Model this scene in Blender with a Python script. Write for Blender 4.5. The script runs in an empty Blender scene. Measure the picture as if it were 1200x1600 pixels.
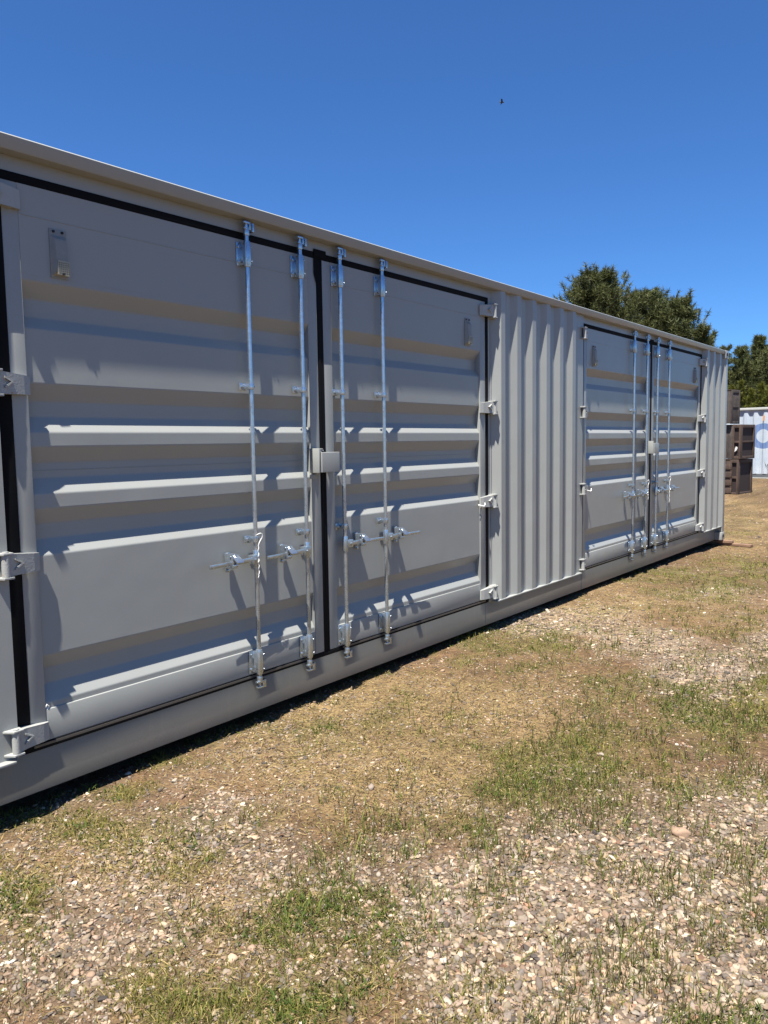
import bpy, math, random
import numpy as np
from mathutils import Vector, Matrix
random.seed(7); rng = np.random.default_rng(11)
C = bpy.context.scene.collection
R = math.radians

# ------------------------------------------------------------------ camera, sky, sun, exposure
YAW, PITCH, ROLL = 0.8993480881526927, -0.08896474008860794, -0.015619049653826194
CAM = Vector((-6.626825, -3.394554, 1.579927))
f0 = Vector((math.sin(YAW), math.cos(YAW), 0)); r0 = Vector((math.cos(YAW), -math.sin(YAW), 0)); u0 = Vector((0, 0, 1))
fw = f0*math.cos(PITCH) + u0*math.sin(PITCH); up = -f0*math.sin(PITCH) + u0*math.cos(PITCH)
rt = r0*math.cos(ROLL) + up*math.sin(ROLL); up = -r0*math.sin(ROLL) + up*math.cos(ROLL)
cd = bpy.data.cameras.new('camera'); cam = bpy.data.objects.new('camera', cd); C.objects.link(cam)
m = Matrix((rt, up, -fw)).transposed().to_4x4(); m.translation = CAM; cam.matrix_world = m
cd.sensor_fit = 'HORIZONTAL'; cd.sensor_width = 36; cd.lens = 36*1208.3/1200
cd.clip_start = 0.05; cd.clip_end = 3000
bpy.context.scene.camera = cam

SUN_A, SUN_E = R(15.5), R(68.7)
tosun = Vector((-math.cos(SUN_E)*math.cos(SUN_A), -math.cos(SUN_E)*math.sin(SUN_A), math.sin(SUN_E)))
w = bpy.data.worlds.new('World'); bpy.context.scene.world = w; w.use_nodes = True
nt = w.node_tree; bg = nt.nodes['Background']
sky = nt.nodes.new('ShaderNodeTexSky'); sky.sky_type = 'NISHITA'; sky.sun_disc = False
sky.sun_elevation = SUN_E; sky.sun_rotation = math.atan2(tosun.x, tosun.y)
sky.altitude = 1600; sky.air_density = 1.0; sky.dust_density = 0.4; sky.ozone_density = 3.5
tint = nt.nodes.new('ShaderNodeMix'); tint.data_type = 'RGBA'; tint.blend_type = 'MULTIPLY'; tint.inputs[0].default_value = 1
nt.links.new(sky.outputs[0], tint.inputs[6]); tint.inputs[7].default_value = (.47, .83, 1.24, 1)     # the deep dry-air blue of the photograph
nt.links.new(tint.outputs[2], bg.inputs[0]); bg.inputs[1].default_value = 0.0500
sl = bpy.data.lights.new('sun', 'SUN'); sl.energy = 5.0; sl.angle = R(0.53); sl.color = (1.0, 0.965, 0.9)
so = bpy.data.objects.new('sun', sl); C.objects.link(so); so.rotation_euler = tosun.to_track_quat('Z', 'Y').to_euler()
vs = bpy.context.scene.view_settings
vs.view_transform = 'Standard'; vs.look = 'None'; vs.gamma = 1; vs.use_curve_mapping = False; vs.exposure = 1.4

# ------------------------------------------------------------------ helpers
def tag(o, label=None, cat=None, group=None, kind=None):
    if label: o['label'] = label
    if cat: o['category'] = cat
    if group: o['group'] = group
    if kind: o['kind'] = kind
    return o
def empty(name, loc=(0, 0, 0), rz=0, **k):
    o = bpy.data.objects.new(name, None); C.objects.link(o); o.location = loc; o.rotation_euler = (0, 0, rz)
    o.empty_display_size = .2
    return tag(o, **k)
class MB:
    def __init__(s): s.v = []; s.f = []; s.mi = []; s.cur = 0
    def add(s, vs, fs):
        n = len(s.v); s.v += [tuple(v) for v in vs]; s.f += [tuple(i+n for i in f) for f in fs]; s.mi += [s.cur]*len(fs); return s
    def box(s, x0, x1, y0, y1, z0, z1, M=None):
        vs = [Vector((x, y, z)) for z in (z0, z1) for y in (y0, y1) for x in (x0, x1)]
        if M: vs = [M @ v for v in vs]
        return s.add(vs, [(0,2,3,1),(4,5,7,6),(0,1,5,4),(2,6,7,3),(0,4,6,2),(1,3,7,5)])
    def prism(s, poly, axis, a, b, M=None):
        # poly: list of 2-D points in the two remaining axes, extruded along axis from a to b
        n = len(poly); vs = []
        for t in (a, b):
            for p, q in poly:
                vs.append(Vector({'x': (t, p, q), 'y': (p, t, q), 'z': (p, q, t)}[axis]))
        if M: vs = [M @ v for v in vs]
        fs = [tuple(range(n))[::-1], tuple(range(n, 2*n))] + [(i, (i+1) % n, n+(i+1) % n, n+i) for i in range(n)]
        return s.add(vs, fs)
    def tube(s, pts, rad, n=12, caps=True):
        pts = [Vector(p) for p in pts]; rs = rad if isinstance(rad, (list, tuple)) else [rad]*len(pts)
        vs = []; fs = []; prev = None
        for i, p in enumerate(pts):
            d = (pts[min(i+1, len(pts)-1)] - pts[max(i-1, 0)]).normalized()
            a = prev if prev is not None else (Vector((0, 0, 1)) if abs(d.z) < .9 else Vector((1, 0, 0)))
            a = (a - d*a.dot(d)).normalized(); b = d.cross(a); prev = a
            for k in range(n):
                t = 2*math.pi*k/n; vs.append(p + (a*math.cos(t) + b*math.sin(t))*rs[i])
        for i in range(len(pts)-1):
            for k in range(n):
                fs.append((i*n+k, i*n+(k+1) % n, (i+1)*n+(k+1) % n, (i+1)*n+k))
        if caps: fs += [tuple(range(n))[::-1], tuple(range((len(pts)-1)*n, len(pts)*n))]
        return s.add(vs, fs)
    def build(s, name, mats, parent=None, bevel=0, smooth=False, loc=None, seg=2, **k):
        me = bpy.data.meshes.new(name); me.from_pydata(s.v, [], s.f)
        for mt in (mats if isinstance(mats, (list, tuple)) else [mats]): me.materials.append(mt)
        for p, i in zip(me.polygons, s.mi): p.material_index = i
        import bmesh
        bm = bmesh.new(); bm.from_mesh(me); bmesh.ops.recalc_face_normals(bm, faces=bm.faces)
        if bevel:
            es = [e for e in bm.edges if len(e.link_faces) == 2 and e.calc_face_angle(0) > .6]
            bmesh.ops.bevel(bm, geom=es, offset=bevel, segments=seg, profile=.6, affect='EDGES', clamp_overlap=True)
        bm.to_mesh(me); bm.free()
        o = bpy.data.objects.new(name, me); C.objects.link(o)
        if smooth or bevel:
            me.polygons.foreach_set('use_smooth', [True]*len(me.polygons))
            me.set_sharp_from_angle(angle=R(38))
        if parent: o.parent = parent
        if loc: o.location = loc
        return tag(o, **k)
def npmesh(name, v, f, mats, nv, parent=None, cols=None, midx=None, smooth=False, **k):
    """v (N,3), f (M,nv) ints"""
    me = bpy.data.meshes.new(name); M = len(f)
    me.vertices.add(len(v)); me.vertices.foreach_set('co', np.asarray(v, np.float32).ravel())
    me.loops.add(M*nv); me.loops.foreach_set('vertex_index', np.asarray(f, np.int32).ravel())
    me.polygons.add(M); me.polygons.foreach_set('loop_start', np.arange(0, M*nv, nv, dtype=np.int32))
    me.polygons.foreach_set('loop_total', np.full(M, nv, np.int32))
    if smooth: me.polygons.foreach_set('use_smooth', np.ones(M, bool))
    for mt in mats: me.materials.append(mt)
    if midx is not None: me.polygons.foreach_set('material_index', np.asarray(midx, np.int32))
    if cols is not None:
        a = me.color_attributes.new('Col', 'FLOAT_COLOR', 'POINT')
        c = np.ones((len(v), 4), np.float32); c[:, :3] = cols; a.data.foreach_set('color', c.ravel())
    me.update(calc_edges=True); me.validate()
    o = bpy.data.objects.new(name, me); C.objects.link(o)
    if parent: o.parent = parent
    return tag(o, **k)
def copy_tree(o, parent=None, off=None):
    c = o.copy(); C.objects.link(c)
    if parent is not None: c.parent = parent
    if off: c.location = Vector(o.location) + Vector(off)
    for ch in [x for x in bpy.data.objects if x.parent == o]: copy_tree(ch, c)
    return c

# ------------------------------------------------------------------ materials
class NT:
    def __init__(s, name):
        s.m = bpy.data.materials.new(name); s.m.use_nodes = True; s.t = s.m.node_tree; s.b = s.t.nodes['Principled BSDF']
    def n(s, typ, **k):
        nd = s.t.nodes.new('ShaderNode'+typ)
        for a, b in k.items():
            if hasattr(nd, a): setattr(nd, a, b)
            else: nd.inputs[a].default_value = b
        return nd
    def l(s, a, b): s.t.links.new(a, b)
    def coord(s, kind='Object', scale=(1, 1, 1)):
        c = s.n('TexCoord'); mp = s.n('Mapping'); mp.inputs['Scale'].default_value = scale; s.l(c.outputs[kind], mp.inputs[0]); return mp.outputs[0]
    def noise(s, co, sc, det=4, rough=.5):
        nd = s.n('TexNoise'); nd.inputs['Scale'].default_value = sc; nd.inputs['Detail'].default_value = det; nd.inputs['Roughness'].default_value = rough
        s.l(co, nd.inputs[0]); return nd.outputs[0]
    def ramp(s, fac, stops):
        nd = s.n('ValToRGB'); cr = nd.color_ramp
        while len(cr.elements) < len(stops): cr.elements.new(.5)
        for e, (p, c) in zip(cr.elements, stops): e.position = p; e.color = (*c, 1) if len(c) == 3 else c
        s.l(fac, nd.inputs[0]); return nd.outputs[0]
    def mix(s, fac, a, b, mode='MIX'):
        nd = s.n('Mix'); nd.data_type = 'RGBA'; nd.blend_type = mode
        for i, v in ((0, fac), (6, a), (7, b)):
            if hasattr(v, 'is_output'): s.l(v, nd.inputs[i])
            else: nd.inputs[i].default_value = v if i == 0 else (*v, 1)
        return nd.outputs[2]
    def math(s, op, a, b=0.):
        nd = s.n('Math'); nd.operation = op
        for i, v in ((0, a), (1, b)):
            if hasattr(v, 'is_output'): s.l(v, nd.inputs[i])
            else: nd.inputs[i].default_value = v
        return nd.outputs[0]
    def bump(s, h, strength=.2, dist=.01):
        nd = s.n('Bump'); nd.inputs['Strength'].default_value = strength; nd.inputs['Distance'].default_value = dist
        s.l(h, nd.inputs['Height']); s.l(nd.outputs[0], s.b.inputs['Normal']); return nd
    def set(s, **k):
        for a, v in k.items():
            i = s.b.inputs[a.replace('_', ' ')]
            if hasattr(v, 'is_output'): s.l(v, i)
            else: i.default_value = (*v, 1) if isinstance(v, tuple) and len(v) == 3 else v
        return s
G0, G1 = (0, 0, 0), (1, 1, 1)
def paint(name, base, dirt=.5, speck=False, rough=.36):
    t = NT(name); co = t.coord()
    big = t.noise(co, 1.3, 5, .6); fine = t.noise(co, 14, 5, .65)
    col = t.mix(t.ramp(big, [(.35, G0), (.75, (.5,)*3)]), base, tuple(c*.93 for c in base))
    streak = t.noise(t.coord(scale=(9, 9, .5)), 2.2, 5, .65)
    d = t.math('MULTIPLY', t.ramp(streak, [(.55, G0), (.8, G1)]), .22*dirt)
    col = t.mix(d, col, (.33, .27, .2))
    sp = t.noise(co, 95, 2, .5)
    col = t.mix(t.math('MULTIPLY', t.ramp(sp, [(.72, G0), (.78, G1)]), .3*dirt), col, (.24, .2, .15))
    if speck:     # mud splashed up from the ground
        sx = t.n('SeparateXYZ'); t.l(t.coord(), sx.inputs[0])
        h = t.math('SUBTRACT', 1.0, t.math('MULTIPLY', sx.outputs[2], 5.5)); h = t.math('MAXIMUM', h, 0.)
        sn = t.noise(co, 120, 3, .6); pn = t.noise(co, 2.2, 3, .6)
        mask = t.math('MULTIPLY', t.ramp(sn, [(.56, G0), (.64, G1)]), t.math('MULTIPLY', h, t.ramp(pn, [(.4, G0), (.62, G1)])))
        col = t.mix(t.math('MULTIPLY', mask, .8), col, (.16, .12, .08))
        col = t.mix(t.math('MULTIPLY', h, .25), col, (.3, .24, .17))
    t.set(Base_Color=col, Roughness=t.math('ADD', rough-.06, t.math('MULTIPLY', fine, .14)))
    t.b.inputs['Specular IOR Level'].default_value = .32
    h1 = t.math('ADD', t.math('MULTIPLY', t.noise(co, 2.6, 2, .4), 1.0), t.math('MULTIPLY', t.noise(co, 160, 2, .5), .012))
    t.bump(h1, .35, .012)
    return t.m
PAINT = paint('container_paint', (.284, .288, .268), .8, rough=.30)
PAINT_RAIL = paint('rail_paint', (.185, .183, .163), 1.0, True)
def simple(name, col, rough=.5, metal=0., bumpsc=None, bstr=.2, var=.15):
    t = NT(name); co = t.coord(); nz = t.noise(co, bumpsc or 20, 4, .6)
    t.set(Base_Color=t.mix(nz, tuple(c*(1-var) for c in col), tuple(min(1, c*(1+var)) for c in col)), Roughness=rough, Metallic=metal)
    if bumpsc: t.bump(nz, bstr, .004)
    return t.m
def galv():
    t = NT('galvanised_steel'); co = t.coord()
    v = t.n('TexVoronoi'); v.inputs['Scale'].default_value = 45; t.l(co, v.inputs[0])
    nz = t.noise(co, 35, 4, .6)
    c = t.mix(v.outputs['Color'], (.40, .45, .49), (.50, .55, .60)); c = t.mix(t.ramp(nz, [(.5, G0), (.75, (.5,)*3)]), c, (.26, .25, .23))
    t.set(Base_Color=c, Metallic=.85, Roughness=t.math('ADD', .15, t.math('MULTIPLY', nz, .2)))
    t.bump(nz, .1, .002)
    return t.m
GALV = galv()
RUBBER = simple('black_rubber', (.004, .004, .0045), .8, 0, 40, .1)
RUBBER.node_tree.nodes['Principled BSDF'].inputs['Specular IOR Level'].default_value = .15
DARK = simple('dark_underside', (.02, .018, .016), .9)
HOLE = simple('black_hole', (.01, .01, .01), .9)
STEELTRIM = simple('brushed_trim', (.12, .115, .11), .4, .6, 60, .2)
PLASTIC = simple('vent_plastic', (.22, .22, .20), .5, 0, 60, .1)
YPLATE = simple('vent_mesh', (.32, .30, .22), .5, 0, 60, .1)
WIRE = simple('white_wire', (.75, .74, .7), .4, 0, 40, .1)
def rusthinge():
    t = NT('hinge_paint'); co = t.coord(); nz = t.noise(co, 30, 5, .7)
    col = t.mix(t.ramp(nz, [(.62, G0), (.72, G1)]), (.31, .31, .288), (.25, .135, .06)); t.set(Base_Color=col, Roughness=.42); t.bump(t.noise(co, 120, 3), .35, .003); return t.m
HINGE = rusthinge()
def wood(name, a, b, sc=(3, 3, 30)):
    t = NT(name); co = t.coord(scale=sc); nz = t.noise(co, 3, 8, .7); n2 = t.noise(t.coord(), 6, 4, .6)
    c = t.mix(t.ramp(nz, [(.3, G0), (.7, G1)]), a, b); c = t.mix(t.ramp(n2, [(.5, G0), (.7, (.6,)*3)]), c, (.02, .017, .014))
    t.set(Base_Color=c, Roughness=.85); t.bump(nz, .6, .01); return t.m
WOODG = wood('weathered_grey_wood', (.03, .022, .018), (.10, .078, .064), (14, 14, 1))
WOODB = wood('weathered_brown_wood', (.03, .017, .012), (.10, .062, .042), (14, 14, 1))
WOODD = simple('dark_stained_panel', (.022, .012, .010), .8, 0, 20, .3)
LUMBER = wood('old_lumber', (.12, .06, .035), (.26, .16, .1), (14, 1, 14))

# ------------------------------------------------------------------ ground
PG = [(-4.965,-0.033,0.106,-0.143,-0.044,-0.084,1.2),(-4.63,-0.012,0.114,-0.154,-0.048,-0.078,1.2),(-4.222,-0.023,0.122,-0.166,-0.052,-0.07,1.0),(-3.844,0.07,0.088,-0.121,-0.045,-0.055,0.6),(-2.682,-0.344,0.124,-0.172,-0.144,-0.111,0.9),(-1.138,-0.105,0.213,-0.305,-0.234,-0.14,1.2),(-0.941,-0.704,0.176,-0.251,-0.252,-0.12,0.9),(-1.513,-1.361,0.115,-0.161,-0.252,-0.101,1.0),(3.095,-0.715,0.453,-0.691,-1.015,-0.283,1.3),(2.47,0.238,0.337,-0.514,-0.608,-0.244,0.8),(1.151,-1.606,0.133,-0.194,-0.344,-0.081,0.6),(-3.265,-1.527,0.172,-0.234,-0.273,-0.151,1.1),(-2.671,-1.698,0.104,-0.142,-0.393,-0.17,1.1),(-1.725,-2.318,0.177,-0.244,-0.524,-0.12,1.2),(-2.098,-1.985,0.131,-0.18,-0.316,-0.1,0.7),(-5.249,-1.513,0.204,-0.269,-0.098,-0.127,1.3),(-4.858,-1.472,0.082,-0.108,-0.102,-0.107,0.9),(-4.625,-1.688,0.11,-0.146,-0.146,-0.122,1.1),(-5.351,-0.559,0.051,-0.068,-0.101,-0.209,1.4),(-5.506,-0.9,0.039,-0.051,-0.048,-0.098,0.9),(-3.886,-2.262,0.081,-0.108,-0.235,-0.098,1.0),(-4.19,-2.69,0.148,-0.195,-0.19,-0.057,0.7),(-4.661,-2.068,0.15,-0.198,-0.156,-0.104,0.6),(-2.916,-2.422,0.159,-0.215,-0.278,-0.076,0.6),(-5.083,-1.845,0.139,-0.183,-0.077,-0.074,0.9),(-4.341,-2.863,0.101,-0.133,-0.108,-0.027,0.9),(-3.985,-1.682,0.129,-0.173,-0.135,-0.087,0.5),
      (4.5,-2.5,1.5,0,0,1.0,.8),(0.5,-3.5,1.2,0,0,.8,.9),(-4.0,-4.2,1.0,0,0,.7,.8),(9,-3,2,0,0,1.5,.6),(-7.5,-1.2,.5,0,0,.5,.9)]
PV = [(-0.224,-0.301,0.295,-0.427,-0.412,-0.199,1.2),(-0.455,-1.153,0.178,-0.254,-0.357,-0.131,1.2),(-1.114,-1.869,0.191,-0.267,-0.577,-0.163,1.3),(-0.002,-1.973,0.1,-0.143,-0.331,-0.073,1.0),(2.11,-1.057,0.188,-0.28,-0.295,-0.08,0.8),(-3.621,-2.341,0.247,-0.33,-0.345,-0.124,1.1),(-4.101,-2.535,0.301,-0.399,-0.391,-0.137,1.2),(-4.48,-2.202,0.204,-0.27,-0.323,-0.179,0.9),(-5.155,-0.821,0.262,-0.348,-0.21,-0.345,0.6),(-5.467,-1.154,0.16,-0.211,-0.11,-0.196,0.6),(-4.378,-1.643,0.193,-0.257,-0.212,-0.163,0.9),(-4.552,-0.831,0.267,-0.359,-0.222,-0.264,0.7),(-3.798,-0.459,0.288,-0.392,-0.184,-0.187,0.5),(-3.038,-1.77,0.077,-0.105,-0.145,-0.066,0.5),(-2.995,-2.634,0.101,-0.136,-0.258,-0.057,0.8),
      (-5.5,-3.5,1.2,0,0,1.0,1.0),(-2.5,-3.6,1.5,0,0,.7,1.0),(1.5,-3.0,1.2,0,0,.8,.8),(-7.0,-2.4,.8,0,0,.8,1.0)]
PD = [(-3.125,-0.387,0.508,-0.701,-0.521,-0.441,1.0),(-3.645,-1.201,0.301,-0.408,-0.297,-0.216,0.9),(2.131,0.755,0.384,-0.585,-0.846,-0.401,0.9),(9.137,0.501,0.291,-0.504,-4.367,-1.09,1.0),(-2.409,-0.768,0.39,-0.542,-0.44,-0.273,1.0),(-4.977,-0.527,0.258,-0.345,-0.114,-0.187,0.8),(-4.793,-1.301,0.172,-0.229,-0.14,-0.154,0.6),(0.859,-0.671,0.42,-0.617,-0.728,-0.267,0.7)]
def vnoise(x, y, s, seed=0):
    """value noise, numpy"""
    x = x*s + 137.3; y = y*s + 91.7
    xi = np.floor(x).astype(np.int64); yi = np.floor(y).astype(np.int64); fx = x-xi; fy = y-yi
    fx = fx*fx*(3-2*fx); fy = fy*fy*(3-2*fy)
    def h(a, b):
        n = (a*374761393 + b*668265263 + seed*974634777) & 0xffffffff
        n = ((n ^ (n >> 13)) * 1274126177) & 0xffffffff
        return ((n ^ (n >> 16)) & 0xffff)/65535.
    return (h(xi, yi)*(1-fx)+h(xi+1, yi)*fx)*(1-fy) + (h(xi, yi+1)*(1-fx)+h(xi+1, yi+1)*fx)*fy
def fbm(x, y, s, seed=0, o=4):
    t = 0; a = .5
    for k in range(o): t = t + a*vnoise(x, y, s*2**k, seed+k*17); a *= .5
    return t/(1-.5**o)
def patch(x, y, L):
    t = np.zeros_like(x)
    for cx, cy, ax, ay, bx, by, a in L:
        d = ax*by-ay*bx; dx = x-cx; dy = y-cy
        u = (dx*by-dy*bx)/d; v = (dy*ax-dx*ay)/d
        t = t + a*np.exp(-(u*u+v*v)*.8)
    return t
def zones(x, y):
    wx = x + .35*(fbm(x, y, 2.2, 5)-.5); wy = y + .35*(fbm(x, y, 2.2, 9)-.5)
    g = patch(wx, wy, PG)*.85 + 1.8*(fbm(x, y, 1.5, 21)-.49) + 1.7*(fbm(x, y, 5.2, 210, 3)-.5) ; v = patch(wx, wy, PV)*(1.05+.5*np.clip((x+2.2)/1.2, 0, 1)) + 1.2*(fbm(x, y, 1.7, 33)-.5) + .9*(fbm(x, y, 6.3, 330, 3)-.5); d = patch(wx, wy, PD) + .8*(fbm(x, y, .9, 44)-.45)
    far = np.clip((x-6)/6, 0, 1)
    g = g - far*.35; v = v + far*.1; d = d + far*.35
    return np.clip(g, 0, 1.2), np.clip(v, 0, 1.2), np.clip(d, 0, 1.2)
def gz(x, y):
    x = np.asarray(x, float); y = np.asarray(y, float)
    z = -.1 + .045*np.exp(-((x-.3)/2.6)**2 - ((y+.1)/1.6)**2)
    t = np.clip((x-9)/22, 0, 1); z = z + .14*t*t*(3-2*t)
    z = z + .05*(fbm(x, y, .45, 3, 3)-.5) * np.clip((np.abs(y+1.2)-1.0)*1.0, .15, 1) + .012*(fbm(x, y, 4., 8, 3)-.5)
    z = z - .02*((y > .12) & (y < 2.4) & (np.abs(x) < 6.1))
    return z
def axis(lo, hi, nlo, nhi, step):
    a = list(np.arange(nlo, nhi, step)); x = nhi; s = step
    while x < hi: a.append(x); s *= 1.18; x += s
    x = nlo; s = step; b = []
    while x > lo: s *= 1.18; x -= s; b.append(x)
    return np.array(b[::-1]+a)
gx = axis(-700, 1500, -8, 9, .05); gy = axis(-900, 1100, -4.4, 2.6, .05)
XX, YY = np.meshgrid(gx, gy); xf, yf = XX.ravel(), YY.ravel()
zz = gz(xf, yf); g_, v_, d_ = zones(xf, yf)
soil = np.array([.118, .070, .038]); grv = np.array([.145, .118, .09]); dry = np.array([.205, .150, .074]); grn = np.array([.105, .10, .036])
def blend(g, v, d, x, y):
    c = np.tile(soil, (len(g), 1)); k = np.clip(v, 0, 1)[:, None]*.9; c = c*(1-k)+grv*k
    k = (np.clip(d, 0, 1)*.8)[:, None]; c = c*(1-k)+dry*k; k = (np.clip(g, 0, 1)*.6)[:, None]; c = c*(1-k)+grn*k
    return c
cols = blend(g_, v_, d_, xf, yf)
fm = np.clip((xf-5)/5, 0, 1); mott = (1+(.56+.7*fm)*(fbm(xf, yf, 2.6, 101, 5)-.5)-.12*fm)[:, None]*(.85+.3*fbm(xf, yf, 11., 120, 3))[:, None]; cols = cols*mott*(1+.45*np.clip(v_, 0, 1)*np.clip((xf+2.2)/1.2, 0, 1))[:, None]
farm = np.clip((np.hypot(xf+6, yf+3)-30)/60, 0, 1)[:, None]; cols = cols*(1-farm) + np.array([.2, .17, .09])*farm
nx, ny = len(gx), len(gy); I = np.arange(nx*ny).reshape(ny, nx)
F = np.stack([I[:-1, :-1], I[:-1, 1:], I[1:, 1:], I[1:, :-1]], -1).reshape(-1, 4)
def groundmat():
    t = NT('gravelly_ground'); co = t.coord()
    at = t.n('Attribute'); at.attribute_name = 'Col'
    vo = t.n('TexVoronoi'); vo.inputs['Scale'].default_value = 46; t.l(co, vo.inputs[0])
    v2 = t.n('TexVoronoi'); v2.inputs['Scale'].default_value = 85; t.l(co, v2.inputs[0])
    sep = t.n('SeparateColor'); t.l(vo.outputs['Color'], sep.inputs[0])
    stone = t.ramp(sep.outputs[0], [(0, (.5, .5, .52)), (.25, (1.2, 1.05, .92)), (.5, (.9, .76, .66)), (.75, (1.45, 1.35, 1.2)), (1, (.75, .7, .68))])
    nz = t.noise(co, 12, 8, .75); n2 = t.noise(co, 60, 4, .7)
    base = t.mix(1.0, at.outputs['Color'], t.mix(t.ramp(nz, [(.35, G0), (.65, G1)]), (.6, .57, .54), (1.3, 1.27, 1.22)), 'MULTIPLY')
    m1 = t.math('MULTIPLY', t.ramp(vo.outputs['Distance'], [(.35, G1), (.6, G0)]), t.ramp(n2, [(.42, G0), (.55, G1)]))
    col = t.mix(t.math('MULTIPLY', m1, .9), base, t.mix(1.0, base, stone, 'MULTIPLY'))
    col = t.mix(t.math('MULTIPLY', t.ramp(t.noise(co, 140, 3, .7), [(.5, G0), (.75, G1)]), .45), col, (.07, .05, .035))
    t.set(Base_Color=col, Roughness=.95); t.b.inputs['Specular IOR Level'].default_value = .2
    h = t.math('ADD', t.math('MULTIPLY', vo.outputs['Distance'], -.9), t.math('MULTIPLY', v2.outputs['Distance'], -.5)); h = t.math('ADD', h, t.math('MULTIPLY', n2, .8))
    t.bump(h, .8, .02)
    return t.m
npmesh('ground', np.stack([xf, yf, zz], 1), F, [groundmat()], 4, cols=cols, smooth=True, kind='structure', label='dry gravelly yard with patches of short grass')

def colmat(name, rough=.8, spec=.3, trans=0.):
    t = NT(name); at = t.n('Attribute'); at.attribute_name = 'Col'
    nz = t.noise(t.coord(), 150, 2, .6)
    c = t.mix(1.0, at.outputs['Color'], t.mix(nz, (.75, .75, .75), (1.2, 1.2, 1.2)), 'MULTIPLY')
    t.set(Base_Color=c, Roughness=rough); t.b.inputs['Specular IOR Level'].default_value = spec
    if trans:
        tr = t.n('BsdfTranslucent'); t.l(c, tr.inputs[0]); mx = t.n('MixShader'); mx.inputs[0].default_value = trans
        t.l(t.b.outputs[0], mx.inputs[1]); t.l(tr.outputs[0], mx.inputs[2]); t.l(mx.outputs[0], t.t.nodes['Material Output'].inputs[0])
    return t.m
STONE = colmat('pebbles', .85, .3); BLADE = colmat('grass_blades', .7, .2, .42)

def scatter(n, rmin, rmax, pw=0.):
    """points around the place the picture is taken from, density falling off with distance"""
    u = rng.random(n); r = rmin*(rmax/rmin)**u
    th = R(-14) + (R(86)-R(-14))*rng.random(n)
    x = CAM.x + r*np.cos(th); y = CAM.y + r*np.sin(th)
    ok = ~((y > .10) & (np.abs(x) < 6.12) & (y < 3)) & ~((y > 3) & (x < 6.1))
    ok |= (y > .1) & (y < .16) & (x < -.5) & (np.abs(x) < 6)
    return x[ok], y[ok], r[ok]
def ico(sub):
    t = (1+5**.5)/2
    v = [(-1,t,0),(1,t,0),(-1,-t,0),(1,-t,0),(0,-1,t),(0,1,t),(0,-1,-t),(0,1,-t),(t,0,-1),(t,0,1),(-t,0,-1),(-t,0,1)]
    f = [(0,11,5),(0,5,1),(0,1,7),(0,7,10),(0,10,11),(1,5,9),(5,11,4),(11,10,2),(10,7,6),(7,1,8),(3,9,4),(3,4,2),(3,2,6),(3,6,8),(3,8,9),(4,9,5),(2,4,11),(6,2,10),(8,6,7),(9,8,1)]
    v = [Vector(a).normalized() for a in v]
    for _ in range(sub):
        c = {}; nf = []
        def mid(a, b):
            k = (min(a, b), max(a, b))
            if k not in c: v.append(((v[a]+v[b])/2).normalized()); c[k] = len(v)-1
            return c[k]
        for a, b, d in f:
            ab, bd, da = mid(a, b), mid(b, d), mid(d, a); nf += [(a, ab, da), (b, bd, ab), (d, da, bd), (ab, bd, da)]
        f = nf
    return np.array([tuple(a) for a in v]), np.array(f)
PALETTE = np.array([(.45,.36,.26),(.38,.29,.20),(.46,.34,.25),(.56,.49,.39),(.29,.255,.225),(.35,.30,.255),(.17,.155,.145),(.66,.61,.52),(.36,.22,.15),(.42,.31,.18),(.33,.29,.22),(.50,.42,.31),(.40,.31,.25)])*np.array([.50,.455,.415])
PW = np.array([5, 5, 4, 4, 3, 4, 1.2, 1.6, 1, .7, 2, 4, 3.]); PW /= PW.sum()
def pebbles(name, x, y, size, sub, **k):
    n = len(x); base, fc = ico(sub); NV = len(base)
    var = []
    for s in range(24):     # two dozen stone shapes, chipped by cutting planes
        b = base.copy()
        for c in range(13):
            d = rng.normal(size=3); d /= np.linalg.norm(d); lim = rng.uniform(.42, .8); pr = b@d; ex = np.clip(pr-lim, 0, None); b = b - ex[:, None]*d
        b = b*(1+.08*rng.normal(size=(NV, 1))); var.append(b)
    var = np.array(var)
    V = var[rng.integers(0, 24, n)] * (size[:, None]*np.stack([rng.uniform(1.0, 1.7, n), rng.uniform(.75, 1.2, n), rng.uniform(.45, .8, n)], 1))[:, None, :]
    a = rng.uniform(0, 2*np.pi, n); ti = rng.normal(0, .25, n)
    ct, st = np.cos(ti)[:, None], np.sin(ti)[:, None]; X, Y, Z = V[..., 0], V[..., 1], V[..., 2]
    X, Z = X*ct - Z*st, X*st + Z*ct; ca, sa = np.cos(a)[:, None], np.sin(a)[:, None]; X, Y = X*ca - Y*sa, X*sa + Y*ca
    z0 = gz(x, y) + size*rng.uniform(.0, .3, n)
    V = np.stack([X + x[:, None], Y + y[:, None], Z + z0[:, None]], -1).reshape(-1, 3)
    Fc = (fc[None] + (np.arange(n)*NV)[:, None, None]).reshape(-1, 3)
    col = PALETTE[rng.choice(len(PALETTE), n, p=PW)] * np.exp(rng.normal(-.12, .36, (n, 1))).clip(.4, 1.7); col = np.repeat(col, NV, 0)
    return V, Fc, col
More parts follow.
